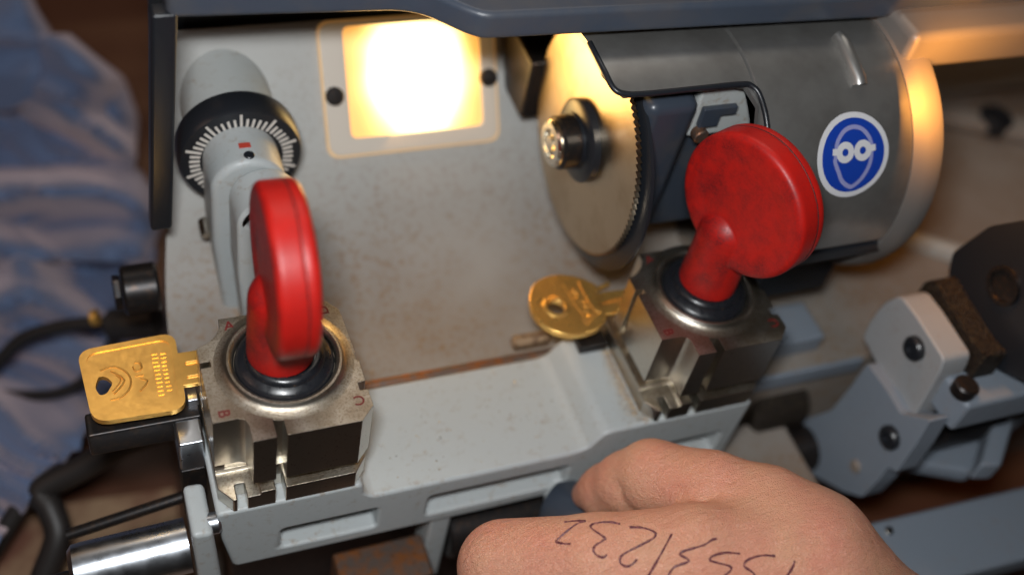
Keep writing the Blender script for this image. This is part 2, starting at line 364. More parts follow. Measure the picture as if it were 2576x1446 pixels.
# ================================================================== MACHINE HOUSING
ca, sa = math.cos(math.radians(56)), math.sin(math.radians(56))
def W(x, s, h=0.0): return (x, 62+s*ca-h*sa, -10+s*sa+h*ca)       # on the sloping back wall: along x, up the slope s, out of it h
mh = thing('machine_housing', 'pale grey dusty cast housing with sloping back wall behind both clamps', 'machine housing', (90, 80, -130))
prof = rpoly([(-9.5, -16), (58, -16), (107.3, 57.2), (112, 57.2), (112, -130), (-9.5, -130)], [1.5, 26, 1.0, 0, 0, 0], 8)
g = G()
nP = len(prof)
def xl(y, z): return -24.5+(max(0, z+16))*0.21
v = [(xl(y, z), y, z) for y, z in prof]+[(165.0, y, z) for y, z in prof]
g.add(v, [tuple(range(nP)), tuple(range(nP, 2*nP))[::-1]]+[(i, (i+1) % nP, nP+(i+1) % nP, nP+i) for i in range(nP)])
prof2 = rpoly([(-9.5, -16.6), (150, -16.6), (150, -130), (-9.5, -130)], [1.5, 0, 0, 0], 4)
# cut the front-left part of the tray away where the carriage swings
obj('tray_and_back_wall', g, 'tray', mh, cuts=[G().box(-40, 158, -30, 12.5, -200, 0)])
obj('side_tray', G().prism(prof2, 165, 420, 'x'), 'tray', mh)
obj('side_wall', G().prism([(165, 66), (200, 80), (330, 118), (420, 120), (420, 160), (165, 160)], -16, 30), 'grey_body', mh, bevel=4, seg=3)
obj('side_rib', G().prism([(242, 50), (250, 50), (330, -4), (322, -8)], -17, -9), 'grey_body', mh, bevel=2, seg=3)
obj('rubber_foot', G().cyl((350, 96, -16), (350, 96, -8), 8, 32, 1), 'black', mh)
obj('foot_pad', G().prism([(318, 104), (330, 108), (392, 84), (388, 70)], -16, -10), 'tray', mh, bevel=1.5)
obj('tray_lip', G().box(166, 212, -11.6, -9.7, -22, -15), 'grey_blue', mh, bevel=0.6)
obj('upright_block', G().box(176, 197, -3, 14, -17, -8), 'grey_blue', mh, bevel=1.2)
# thing lamp
lamp = thing('lamp_unit', 'glowing lamp behind a rounded cover set in the back wall', 'lamp', W(67.5, 64))
def wgrid(poly, h0, h1):
    g = G(); n = len(poly); g.add([W(p[0], p[1], h0) for p in poly]+[W(p[0], p[1], h1) for p in poly],
        [tuple(range(n))[::-1], tuple(range(n, 2*n))]+[(i, (i+1) % n, n+(i+1) % n, n+i) for i in range(n)]); return g
outer = rpoly([(35.5, 39.6), (95.4, 39.6), (95.4, 83), (35.5, 83)], 4.5, 6)
inner = rpoly([(43.2, 45.0), (90.0, 45.0), (90.0, 81.5), (43.2, 81.5)], 2.5, 6)
def ringgeo(po, pi, h0, h1):
    g = G(); n = len(po)
    v = [W(*p, h1) for p in po]+[W(*p, h1) for p in pi]+[W(*p, h0) for p in po]+[W(*p, h0) for p in pi]
    f = []
    for i in range(n):
        j = (i+1) % n
        f += [(i, j, n+j, n+i), (i, 2*n+i, 2*n+j, j), (n+i, n+j, 3*n+j, 3*n+i), (2*n+i, 3*n+i, 3*n+j, 2*n+j)]
    return g.add(v, f)
obj('cover_plate', ringgeo(outer, inner, 0.1, 2.0), 'lampplate', lamp, bevel=0.5)
def scaled(poly, d):
    cxm = sum(p[0] for p in poly)/len(poly); cym = sum(p[1] for p in poly)/len(poly)
    return [(p[0]+(d if p[0] > cxm else -d), p[1]+(d if p[1] > cym else -d)) for p in poly]
obj('cover_rim', ringgeo(scaled(outer, 0.7), outer, 0.1, 1.6), 'lamprim', lamp)
obj('lit_lens', wgrid(inner, 0.15, 1.2), 'lens', lamp)
for sx in (38.6, 92.6):
    s_ = obj('screw', G().lathe([(3.1, 2.0), (3.1, 3.1), (2.6, 3.6), (0.01, 3.7)], W(sx, 59.6 if sx < 50 else 61.2, 0), (0, -sa, ca), 24), 'blacksteel', lamp)
# spindle bracket behind the cutter
sb = thing('spindle_bracket', 'dark steel spindle block between the lamp and the cutting wheel', 'bracket', (112, 100, 40))
obj('block', G().box(99.5, 128, 78, 112, 36, 60), 'blacksteel', sb, bevel=1.5)
# tray rod
rod = thing('guide_rod', 'thin rusty rod lying along the back of the carriage', 'rod', (62, 13, -11))
obj('bar', G().cyl((20, 13.2, -11), (98, 13, -11), 1.9, 20, 0.3), 'rust', rod)
obj('stop_screw', G().cyl((84, 19, -9.5), (97, 19, -9.5), 2.5, 24, 0.7), 'peg', rod)
rl = thing('rusty_rail', 'rust-stained flat strip in the tray beside the rod', 'rail', (60, 9, -15))
obj('strip', G().box(20, 98, 8.6, 10.6, -16, -13.0), 'rust', rl, bevel=0.3)

# ================================================================== SAFETY HOOD
hd = thing('safety_hood', 'dark slate grey safety hood across the top with one side post', 'hood', (60, 80, 101))
hp = [(-16.5, 56), (42.8, 52.6), (49, 50.0), (57.5, 41.0), (61.8, 38.0), (187.5, 33.6), (300, 31.5), (300, 160), (-16.5, 160)]
hp = rpoly(hp, [3, 6, 6, 6, 4, 0, 0, 0, 0], 5)
obj('hood_plate', G().prism(hp, 102.5, 111, 'z'), 'hood', hd, bevel=1.8, seg=4)
g = G(); a0 = [(-20.3, 56), (-13.8, 56), (-13.8, 62), (-20.3, 62)]; b0 = [(-25.6, 56), (-19.4, 56), (-19.4, 62), (-25.6, 62)]
g.add([(x, y, 104) for x, y in a0]+[(x, y, 27) for x, y in b0], [(0, 1, 2, 3), (7, 6, 5, 4)]+[(i, i+4, (i+1) % 4+4, (i+1) % 4) for i in range(4)])
obj('side_post', g, 'black', hd, bevel=1.0)
obj('dark_gap_sheet', G().box(-15.5, 190, 114, 117, 40, 102.3), 'black', hd)  # black sheet added to darken the gap below the hood

# ================================================================== TRACER UNIT with dial
tr = thing('tracer_unit', 'grey tracer arm carrying a black dial with white graduations', 'tracer', (4, 80, 0))
obj('boss', G().lathe([(15.5, 0), (15.5, 2), (14.6, 4), (14.4, 40), (12, 42)], (4, 112, 39.5), (0, -1, 0), 48), 'grey_body', tr)
obj('dial', G().lathe([(14.5, 2), (18.6, 3.0), (18.9, 4.5), (18.9, 11.0), (18.2, 12.3), (11.0, 12.6)], (4, 82.5, 39.5), (0, -1, 0), 64), 'black', tr)
g = G()
for k in range(50):
    t = math.radians(90+k*7.2); r0, r1 = 12.6, (17.4 if k % 5 == 0 else 15.7); w_ = 0.38
    c, s = math.cos(t), math.sin(t)
    v = []
    for yy in (69.75, 70.05):
        for (r, q) in ((r0, -w_), (r1, -w_), (r1, w_), (r0, w_)): v.append((4+r*c-q*s, yy, 39.5+r*s+q*c))
    g.add(v, [(0, 1, 2, 3), (7, 6, 5, 4), (0, 4, 5, 1), (1, 5, 6, 2), (2, 6, 7, 3), (3, 7, 4, 0)])
o = obj('graduation_marks', g, 'white', tr, flat=True)
arc = [(3.4+11.3*math.cos(t), 41.6+11.3*math.sin(t)) for t in np.linspace(0, math.pi, 25)]
g = G().prism(arc+[(-7.9, 20), (-5.0, -16), (6, -16), (14.7, 20)], 54, 71, 'y')
obj('arm', g, 'grey', tr, bevel=2.2, seg=4)
arc = [(7.0+10.0*math.cos(t), 40.4+10.0*math.sin(t)) for t in np.linspace(0, math.pi, 25)]
obj('arm_front', G().prism(arc+[(-3.0, 20), (-0.5, -16), (12, -16), (17, 20)], 40, 53.9, 'y'), 'grey', tr, bevel=2.6, seg=4,
    cuts=[G().cyl((3.0, 38, 42.5), (3.0, 46, 42.5), 3.2, 28)])
obj('set_screw', G().cyl((3, 43.5, 42.5), (3, 48, 42.5), 3.1, 28, 0.4), 'black', tr)
obj('index_mark', G().box(1.6, 5.0, 60.2, 62.2, 52.4, 53.1), 'redmark', tr)
obj('index_screw', G().cyl((3.8, 57, 52), (3.8, 57, 53.2), 1.6, 20, 0.2), 'black', tr)

obj('locking_pin', G().cyl((-8.5, 62, 16), (-8.5, 68, 17), 2.0, 20, 0.4), 'rim', tr)
# ================================================================== CUTTING WHEEL
cw = thing('cutting_wheel', 'thin toothed steel cutting wheel with black hub and bolt', 'cutting wheel', (105, 43, 57))
CX, CY, CZ = 105, 43.2, 57.2
NT = 110; ring = []
for i in range(NT):
    t0 = 2*math.pi*i/NT
    for q, r in ((0.0, 35.4), (0.55, 36.6), (0.70, 35.4)):
        t = t0+q*2*math.pi/NT; ring.append((CY+r*math.cos(t), CZ+r*math.sin(t)))
obj('disc', G().prism(ring, 104.2, 105.6, 'x'), 'cutter', cw, bevel=0.0)
obj('hub_flange', G().lathe([(13.2, 0), (13.2, 2.2), (12.2, 3.0), (9, 3.2), (9, 4)], (104.2, CY, CZ), (-1, 0, 0), 56), 'black', cw)
obj('hub_nut', G().lathe([(8.4, 0), (8.4, 5.2), (7.6, 6.0), (5, 6.0)], (100.5, CY, CZ), (-1, 0, 0), 40), 'blacksteel', cw)
obj('bolt_cap', G().lathe([(7.4, 0), (7.4, 1.2), (6.6, 2.0), (4.6, 2.0), (4.4, 1.0), (2.6, 1.0), (2.4, 2.2), (0.01, 2.3)], (94.8, CY, CZ), (-1, 0, 0), 40), 'rim', cw)

obj('shadow_disc', G().lathe([(36, 0), (37.6, 0.6), (37.6, 1.6)], (107.0, CY-2.6, CZ-3.2), (1, 0, 0), 72), 'black', cw)  # black disc added to draw the shadow crescent behind the wheel
# ================================================================== CUTTER GUARD DRUM
dg_ = thing('cutter_guard', 'big satin grey drum guard round the cutter with a safety sticker', 'guard', (150, 36, 55))
AY, AZ, AR = 36.0, 55.0, 44.0
def DR(x, deg, r=AR): return (x, AY-r*math.cos(math.radians(deg)), AZ+r*math.sin(math.radians(deg)))
def shell(x0, x1, a0, a1, r0, r1, nx, na):
    g = G(); xs = np.linspace(x0, x1, nx+1); an = np.linspace(a0, a1, na+1)
    v = [DR(x, a, r) for r in (r1, r0) for x in xs for a in an]; f = []; K = (nx+1)*(na+1)
    I = lambda i, j, k: k*K+i*(na+1)+j
    for i in range(nx):
        for j in range(na): f += [(I(i, j, 0), I(i+1, j, 0), I(i+1, j+1, 0), I(i, j+1, 0)), (I(i, j, 1), I(i, j+1, 1), I(i+1, j+1, 1), I(i+1, j, 1))]
    for i in range(nx): f += [(I(i, 0, 0), I(i, 0, 1), I(i+1, 0, 1), I(i+1, 0, 0)), (I(i, na, 0), I(i+1, na, 0), I(i+1, na, 1), I(i, na, 1))]
    for j in range(na): f += [(I(0, j, 0), I(0, j+1, 0), I(0, j+1, 1), I(0, j, 1)), (I(nx, j, 0), I(nx, j, 1), I(nx, j+1, 1), I(nx, j+1, 0))]
    return g.add(v, f)
# single shell grid whose lower edge steps down at x=139
def drumshell():
    g = G(); v = []; f = []
    xs = [94, 96, 98, 103, 110, 118, 126, 132, 136, 138.3, 139.6, 141, 150, 160, 170, 180, 190]
    def lowa(x):
        if x < 98: return 68+ (98-x)**1.7*0.9
        if x < 136: return 67.2
        if x < 138.2: return 66
        if x < 139.5: return 58
        return -8.0
    na = 40; K = len(xs)*(na+1)
    for r in (AR, AR-1.8):
        for x in xs:
            la = lowa(x)
            for j in range(na+1): v.append(DR(x, la+(150-la)*j/na, r))
    I = lambda i, j, k: k*K+i*(na+1)+j; nx = len(xs)-1
    for i in range(nx):
        for j in range(na): f += [(I(i, j, 0), I(i+1, j, 0), I(i+1, j+1, 0), I(i, j+1, 0)), (I(i, j, 1), I(i, j+1, 1), I(i+1, j+1, 1), I(i+1, j, 1))]
    for i in range(nx): f += [(I(i, 0, 0), I(i, 0, 1), I(i+1, 0, 1), I(i+1, 0, 0)), (I(i, na, 0), I(i+1, na, 0), I(i+1, na, 1), I(i, na, 1))]
    for j in range(na): f += [(I(0, j, 0), I(0, j+1, 0), I(0, j+1, 1), I(0, j, 1)), (I(nx, j, 0), I(nx, j, 1), I(nx, j+1, 1), I(nx, j+1, 0))]
    return g.add(v, f)
obj('drum_shell', drumshell(), 'drum', dg_)
path = [DR(94, 92, AR+0.5), DR(94, 78, AR+0.5), DR(95, 70, AR+0.5), DR(98, 67.5, AR+0.5), DR(104, 66.8, AR+0.5), DR(120, 66.8, AR+0.5), DR(134, 66.8, AR+0.5), DR(137.6, 65.5, AR+0.5), DR(139.3, 61, AR+0.5), DR(139.6, 50, AR+0.5), DR(139.6, 30, AR+0.5), DR(139.6, 5, AR+0.5)]
obj('edge_seal', G().tube(smooth(path, 6), 0.85, 10), 'black', dg_)
obj('grip_rib', G().tube([DR(173.6, 84, AR+0.3), DR(173.6, 80, AR+0.8), DR(173.6, 64, AR+0.8), DR(173.6, 62, AR+0.3)], 2.2, 16), 'drum', dg_)
g = G().lathe([(42.2, 0), (44.2, 0), (45.4, 4), (45.8, 8), (45.0, 10.5), (42.2, 11.5)], (190.4, AY, AZ), (1, 0, 0), 96, cap=False)
obj('end_flange', g, 'drum2', dg_)
obj('end_arm', G().box(191.5, 300, 20, 60, 92.5, 106), 'drum2', dg_, bevel=3, seg=3)
obj('under_tray', G().box(150, 197, -7, 40, 41, 46.5), 'black', dg_, bevel=1.0)
obj('chip_deflector', G().box(164, 196, 8, 28, 6, 43), 'black', dg_, bevel=1.0)
obj('deflector_bracket', G().box(150, 160, 2, 20, 20, 41), 'black', dg_, bevel=1.0)
# sticker wrapped on the drum
SX, SA, SR = 168.6, 35.4, 12.7
def stk(u, v, lift): return DR(SX+u, SA+math.degrees(v/AR), AR+lift)
def disc_on(rfun, lift, n=64, m=10):
    g = G(); v = [stk(0, 0, lift)]; f = []
    for k in range(1, m+1):
        for i in range(n):
            t = 2*math.pi*i/n; r = rfun(t)*k/m; v.append(stk(r*math.cos(t), r*math.sin(t), lift))
    for i in range(n): f.append((0, 1+i, 1+(i+1) % n))
    for k in range(m-1):
        for i in range(n): f.append((1+k*n+i, 1+(k+1)*n+i, 1+(k+1)*n+(i+1) % n, 1+k*n+(i+1) % n))
    return g.add(v, f)
def ribbon_on(pts, wd, lift, closed=False):
    P = smooth([(p[0], p[1], 0) for p in pts], 6, closed); g = G(); v = []; f = []; n = len(P)
    for i, p in enumerate(P):
        t = (P[(i+1) % n if closed else min(i+1, n-1)]-P[(i-1) if closed else max(i-1, 0)]).normalized(); nn = Vector((-t.y, t.x, 0))
        for s in (-1, 0, 1): q = p+nn*wd/2*s; v.append(stk(q.x, q.y, lift))
    for i in range(n if closed else n-1):
        j = (i+1) % n
        f += [(3*i, 3*j, 3*j+1, 3*i+1), (3*i+1, 3*j+1, 3*j+2, 3*i+2)]
    return g.add(v, f)
stc = obj('safety_sticker', disc_on(lambda t: SR, 0.12), 'stw', dg_)
obj('sticker_field', disc_on(lambda t: 11.0, 0.22), 'stb', stc)
g = ribbon_on([(-6.3, 0.5), (-5.8, 4.2), (-3.3, 7.3), (0, 8.3), (3.3, 7.3), (5.8, 4.2), (6.3, 0.5), (5.8, -3.2), (3.6, -7.0), (0.8, -9.2), (-0.8, -9.2), (-3.6, -7.2), (-5.3, -4.0), (-6.0, -2.6), (-6.6, -1)], 1.3, 0.32, True)
obj('head_outline', g, 'stl', stc)
g = G()
for s in (-1, 1):
    ring_ = [(s*3.1+2.1*math.cos(t), 1.2+2.1*math.sin(t)) for t in np.linspace(0, 2*math.pi, 12, endpoint=False)]
    r = ribbon_on(ring_, 2.0, 0.42, True); g.add(r.v, r.f)
    r = ribbon_on([(s*5.3, 1.3), (s*6.3, 1.6), (s*7.6, 1.7)], 1.9, 0.52); g.add(r.v, r.f)
obj('goggles_symbol', g, 'stw', stc)
# motor behind the wheel
mt = thing('cutter_motor', 'dark blue motor block behind the cutting wheel', 'motor', (118, 40, 55))
obj('motor_block', G().prism([(19, 90), (62, 90), (66, 40), (40, 30), (21, 38)], 107.5, 125, 'x'), 'motor', mt, bevel=4, seg=4)
obj('rear_block', G().box(125.2, 150, 27.2, 60, 30, 76), 'motor', mt, bevel=2)
obj('mounting_plate', G().box(126, 150, 23, 27, 73, 93), 'grey_body', mt, bevel=1)
obj('latch', G().prism([(127.5, 78), (134, 78), (134, 82), (139, 82), (139, 85), (127.5, 85)], 21, 23, 'y'), 'motor', mt, bevel=0.4)
obj('latch_screw', G().cyl((128.5, 22.5, 76), (128.5, 19, 76), 2.4, 20, 0.4), 'rust', mt)

# ================================================================== CARRIAGE
cg = thing('carriage', 'pale grey cast carriage carrying both key clamps, recesses in its front', 'carriage', (64, -6, -32))
xz = [(-21.8, -0.3), (19.2, -0.3), (20.0, -2), (20.6, -6.4), (23.0, -8.5), (89, -8.5), (92.5, -7.6), (94.6, -4), (96.6, -1.2), (99.5, -0.3), (150.2, -0.3), (149.6, -31), (60, -32.2), (-17.8, -31.6), (-20.5, -16)]
obj('platform', G().prism(xz, -27.3, 11.0, 'y'), 'grey', cg, bevel=1.3, seg=3, ang=24,
    cuts=[G().box(-3.6, 25.6, -40, -19, -27.2, -16.2), G().box(41.5, 88.5, -40, -19, -27.2, -16.2), G().box(104, 144, -40, -19, -27, -16)])
obj('strut', G().box(44.5, 51.5, -26, -16, -95, -32.4), 'grey', cg, bevel=1)
obj('pivot_arm', G().prism([(-29.0, -2.2), (-23.2, -2.8), (-19.5, -66), (-27.2, -66)], -31, -14, 'y'), 'grey', cg, bevel=1.6, seg=3)
obj('adjusting_screw', G().cyl((-27, -26, -6), (-20.6, -26, -6), 3.2, 20, 0.8), 'chrome', cg)

# ================================================================== KEY CLAMP (one, copied later)
upper = [(-20.5, -19.2), (-20.5, 5.6), (-17.2, 7.0), (-14.6, 9.2), (-13.3, 11.6), (-13.1, 14.6), (-7.2, 14.6), (17.2, 15.2), (20.3, 11.2),
         (20.9, -4.5), (20.3, -5.2), (20.3, -7.0), (21.3, -7.6), (21.2, -14.5), (19.0, -14.7), (19.0, -17.2), (21.2, -17.6), (21.3, -22.8), (17.2, -27.0),
         (-11.6, -27.0), (-11.6, -21.8), (-12.3, -19.9), (-14.0, -19.2)]
cl = thing('key_clamp', 'nickel key clamp near the left with square-headed key, knob edge-on', 'clamp', (0, 0, 0), 'rotating key clamps on the carriage')
slotA = G().box(-5.4, -2.7, -35, -21.4, -5, 40)
slotS = G().box(-25, -17.6, -1.2, 0.6, -1, 40)
bossp = [(17.4, 32.4), (16.6, 33.0), (15.6, 33.9), (15.0, 34.3), (14.2, 34.3), (13.5, 33.8), (13.2, 32.0)]
oy = -3.6; OX = 1.5
obj('upper_jaw', G().prism(upper, 11.9, 32.5, 'z'), 'nickel', cl, bevel=0.35, seg=2, ang=24, cuts=[slotA, slotS, G().box(13, 30, -6.8, -5.0, 28, 40)])
lower = [(-20.5, -22.6), (-20.5, 14.0), (20.5, 14.6), (20.9, -22.6), (17.0, -27.3), (-17.0, -27.3)]
low_o = obj('lower_jaw', G().prism(lower, 0.0, 7.2, 'z'), 'nickel', cl, bevel=0.35, seg=2, cuts=[slotA, G().box(-15.9, -13.2, -35, -22.4, -5, 20), G().box(-30, -9.6, -40, -18, 5.9, 9)])
obj('jaw_core', G().prism([(-17.6, -17.5), (-9.8, -17.5), (-9.8, -22.4), (18.2, -22.4), (18.2, 11.5), (-17.6, 11.5)], 6.9, 12.2, 'z'), 'nickel2', cl)
obj('boss_ring', G().lathe([(19.2, 32.45), (18.2, 32.6), (17.2, 32.95), (16.3, 33.3), (15.9, 33.9), (15.4, 34.5), (14.8, 34.6), (14.1, 34.2), (13.6, 33.4), (13.5, 32.2)], (OX, oy, 0), (0, 0, 1), 72, cap=False), 'nickel', cl)
obj('washer', G().lathe([(13.5, 32.2), (13.2, 33.8), (12.4, 34.6), (10.8, 35.3), (10.5, 36.2), (9.4, 37.0), (8.6, 37.0), (8.4, 36.2), (7.9, 36.2), (7.8, 37.6), (7.0, 38.2), (2, 38.2)], (OX, oy, 0), (0, 0, 1), 72), 'washer', cl)
def letter(ch, x, y, rot, size=4.3):
    me = text_geo(ch, size); g = G(); R_ = Matrix.Rotation(math.radians(rot), 3, 'Z')
    g.v = [tuple(R_ @ Vector((a.co.x/MM, a.co.y/MM, 0))+Vector((x, y, 32.5+a.co.z/MM*0.9))) for a in me.vertices]; g.f = [tuple(p.vertices) for p in me.polygons]
    return g
for ch, x, y, rot in (('B', -17.2, -16.8, -90), ('C', 18.0, -20.3, 180), ('D', 15.9, 12.0, 90), ('A', -10.6, 11.6, 0)):
    obj('engraved_letter', letter(ch, x, y, rot), 'letter', cl, flat=True)
# knob: disc standing on a round neck, built in its own frame: disc in the local x-z plane
def knob_fn(P):
    x, y, z = P[..., 0], P[..., 1], P[..., 2]
    r = np.hypot(x-2.4, z-73.3)
    crown = 5.3-0.45*np.clip((17.5-r)/4.0, 0, 1)
    rd = 2.0
    q = np.stack([r-(22.0-rd), np.abs(y)-(crown-rd)], -1)
    disc = np.minimum(q.max(-1), 0)+np.linalg.norm(np.maximum(q, 0), axis=-1)-rd
    seam = np.maximum(np.abs(y-1.7)-0.22, np.abs(r-22.1)-0.35)
    disc = np.maximum(disc, -seam)
    neck = sd_cone(P, (-0.2, 0, 30), (-0.4, 0, 58.5), 9.2, 8.7)
    d = smin(disc, neck, 0.5)
    return np.maximum(d, 37.0-z)
kn = sdf_mesh('clamp_knob', knob_fn, (-21, -10.4, 36), (28, 10.4, 97), 0.42, relax=2)
knob = bpy.data.objects.new('clamp_knob', kn); COL.objects.link(knob); kn.materials.append(M['red'])
kn.polygons.foreach_set('use_smooth', [True]*len(kn.polygons)); knob.parent = cl; knob.location = (0.4*MM, oy*MM, 0); knob.rotation_euler = (0, 0, math.radians(-91.8))
# seam line round the disc edge
pts = [(2.4+21.75*math.cos(t), 1.7+0.10*math.sin(5*t), 73.3+21.75*math.sin(t)) for t in np.linspace(-1.9, 3.6, 120)]
sm = obj('mould_seam', G().tube(pts, 0.27, 6), 'seam'); sm.parent = knob
# ---- copy: the right clamp
def copy_tree(o, parent=None):
    c = o.copy(); COL.objects.link(c)
    if parent is not None: c.parent = parent
    for ch in [k for k in bpy.data.objects if k.parent == o and k != c]: copy_tree(ch, c)
    return c
cl2 = copy_tree(cl); cl2.location = (0.131, 0, 0); cl2['label'] = 'nickel key clamp near the hand with round-headed key, knob face turned to view'
for ch in bpy.data.objects:
    if ch.parent == cl2 and ch.name.startswith('clamp_knob'): ch.rotation_euler = (0, 0, math.radians(-71.5)); ch.location = (OX*MM, oy*MM, 0)

# ================================================================== KEYS
k1 = thing('door_key', 'brass key with a big square head held by the left clamp', 'key', (-37, 13, 13.4))
bow = rpoly([(-51.0, 25.6), (-24.0, 26.8), (-24.6, -0.6), (-49.4, 0.2)], [4.6, 4.2, 4.6, 4.8], 7)
hole = G().prism(rpoly([(-47.6, 12.0), (-46.2, 15.6), (-44.4, 15.2), (-42.6, 12.6), (-44.8, 9.2), (-46.6, 9.0)], 1.2, 4), 5, 25, 'z')
bw = obj('bow', G().prism(bow, 12.7, 14.6, 'z'), 'brass', k1, bevel=0.6, seg=3, cuts=[hole, G().prism(rpoly([(-49.0, 23.8), (-25.8, 24.8), (-26.4, 1.6), (-47.6, 2.2)], 3.5, 7), 14.3, 16, 'z')])
bl = rpoly([(-24.8, 19.6), (-6, 19.4), (-6, 7.6), (-24.8, 7.8)], [0, 1, 1, 0], 3)
obj('blade', G().prism(bl, 12.6, 14.0, 'z'), 'brass', k1, bevel=0.2, cuts=[G().box(-22.6, -6, 14.6, 15.8, 13.2, 16), G().box(-22.9, -6, 9.9, 10.7, 13.2, 16)])
g = G()
def emb(pts, r=0.28, z=14.35, k=5): g.tube(smooth([(x, y, z) for x, y in pts], k), r, 8)
emb([(-45.5, 17.6), (-42.4, 18.2), (-39.6, 16.6), (-38.0, 13.4), (-38.6, 9.8), (-41.0, 7.4), (-44.0, 7.0)])
emb([(-42.8, 16.8), (-39.6, 12.8), (-42.8, 8.8)], k=3); emb([(-41.6, 15.0), (-40.6, 12.9), (-43.2, 9.6)], 0.22)
emb([(-36.2, 18.4), (-34.8, 18.0), (-34.6, 16.0), (-36.2, 15.4), (-36.8, 17.0)]); emb([(-36.6, 13.6), (-34.4, 13.6)]); emb([(-36.0, 8.2), (-33.6, 11.2), (-35.4, 12.6)])
for yy in np.arange(5.6, 20.2, 1.45):
    g.box(-31.4, -30.0+0.4*random.random(), yy, yy+0.85, 14.3, 14.55)
    if yy > 6.5: g.box(-29.0, -27.8+0.3*random.random(), yy-0.3, yy+0.5, 14.3, 14.55)
obj('embossed_marks', g, 'brass', bw)
k2 = thing('cylinder_key', 'shiny brass key with a round head and small hole at the right clamp', 'key', (97, 13, 13.4))
rk = [(-46.3, 16.5), (-43.3, 22.6), (-38.6, 25.6), (-32.0, 26.0), (-26.0, 23.6), (-21.8, 19.6), (-22.2, 17.4), (-23.6, 16.0), (-23.4, 7.6), (-23.6, 5.6), (-28.6, 1.8), (-36.0, 1.0), (-42.6, 3.8), (-46.4, 10.2)]
rk = [(p.x+131, p.y) for p in smooth([(x, y, 0) for x, y in rk], 5, True)]
b2 = obj('bow', G().prism(rk, 12.0, 14.4, 'z'), 'brass2', k2, bevel=0.7, seg=4, ang=50, cuts=[G().cyl((92.7, 13.2, 5), (92.7, 13.2, 20), 2.9, 32)])
obj('hole_collar', G().lathe([(3.0, 14.2), (3.3, 14.75), (4.2, 14.7), (4.8, 14.2)], (92.7, 13.2, 0), (0, 0, 1), 40, cap=False), 'brass2', b2)
obj('blade', G().prism([(107.4, 16.3), (125, 15.8), (125, 7.0), (107.6, 7.3)], 12.6, 14.0, 'z'), 'brass2', k2, bevel=0.2, cuts=[G().prism([(107.8, 11.4), (112, 12.3), (126, 12.6), (126, 10.2), (112, 10.3)], 13.0, 15, 'z')])
obj('blade_rib', G().prism([(108.6, 17.2), (114.5, 18.8), (115.0, 20.0), (113.8, 20.2), (109.0, 18.8)], 12.4, 13.8, 'z'), 'brass2', k2, bevel=0.3)
g = G()
def em2(pts, r=0.35): g.tube(smooth([(x, y, 14.42) for x, y in pts], 4), r, 8)
em2([(104.2, 21.6), (104.0, 17.0), (104.6, 10.0), (106.2, 8.0)], 0.5)
em2([(101.6, 19.4), (100.2, 18.2), (101.8, 16.6), (100.0, 15.4)]); em2([(101.4, 13.6), (103.2, 12.8), (101.6, 11.6), (103.4, 10.6)]); em2([(100.8, 9.6), (102.4, 8.6), (101.2, 7.2)])
em2([(98.4, 21.5), (98.8, 17.5), (99.2, 12.5), (100.0, 8.0)], 0.3)
for i in range(13): g.tube([(99.6+i*0.55, 4.0+i*0.33, 14.4), (98.9+i*0.62, 6.6+i*0.2, 14.4)], 0.16, 6)
obj('embossed_marks', g, 'brass2', b2)
kr = thing('key_rest', 'dark steel key rest under the square-headed key', 'key rest', (-36, 4, 4))
obj('rest_bar', G().box(-51.5, -20.6, 0.5, 8.5, -2, 8), 'blacksteel', kr, bevel=0.8)
obj('stop_block', G().box(-28.5, -21.2, -7.5, 4.5, -6, 7.2), 'chrome', kr, bevel=0.8)
obj('stop_pin', G().box(-24.0, -20.7, 4.6, 10, 3, 10.5), 'chrome', kr, bevel=0.5)
obj('stop_plate', G().box(-28.5, -21.4, -7.6, -2, -30, -6.2), 'blacksteel', kr, bevel=0.5)
kg = thing('key_gauge', 'small dark steel gauge under the round-headed key', 'gauge', (104, 6, 4))
obj('gauge_bar', G().box(100, 110, 3, 9, -0.2, 3.5), 'blacksteel', kg, bevel=0.6)

# brass filings beside the right clamp
g = G()
for i in range(5200):
    t = random.random()**0.8; y = 9-35*t; x = 110.2-abs(random.gauss(0, 0.9+1.6*t))
    if y < -23.5: x = 110.5+random.gauss(0, 1.6)
    if random.random() < 0.15: x -= random.random()*5*t
    s = random.uniform(0.06, 0.19); a = random.random()*6.28; z = -0.28+random.random()*0.35*max(0, 1-(110-x)/3)
    c, d = math.cos(a)*s, math.sin(a)*s
    g.add([(x-c, y-d, z), (x+d*0.4, y-c*0.4, z+s*0.7), (x+c, y+d, z), (x-d*0.4, y+c*0.4, z+0.05)], [(0, 1, 2), (0, 2, 3), (0, 3, 1), (1, 3, 2)])
o = obj('brass_filings', g, 'filing', flat=True); setp(o, 'scattered brass filings heaped at the foot of the right clamp', 'filings', kind='stuff')

g = G()
for i in range(420):
    if i < 200: x, y, z = random.uniform(-20, 150), random.uniform(14, 52), -15.8
    elif i < 330: x, y, z = random.uniform(24, 90), random.uniform(-24, 9), -8.3
    else: x, y, z = random.gauss(88, 9), random.gauss(17, 3), -15.8
    s = random.uniform(0.10, 0.42)*(1.7 if random.random() < 0.05 else 1); a = random.random()*6.28; c, d = math.cos(a)*s, math.sin(a)*s
    g.add([(x-c, y-d, z), (x+d*0.4, y-c*0.4, z+s*0.7), (x+c, y+d, z), (x-d*0.4, y+c*0.4, z+0.05)], [(0, 1, 2), (0, 2, 3), (0, 3, 1), (1, 3, 2)])
o = obj('metal_chips', g, 'filing', flat=True); setp(o, 'tiny loose metal chips sprinkled over the tray and carriage', 'metal chips', kind='stuff')
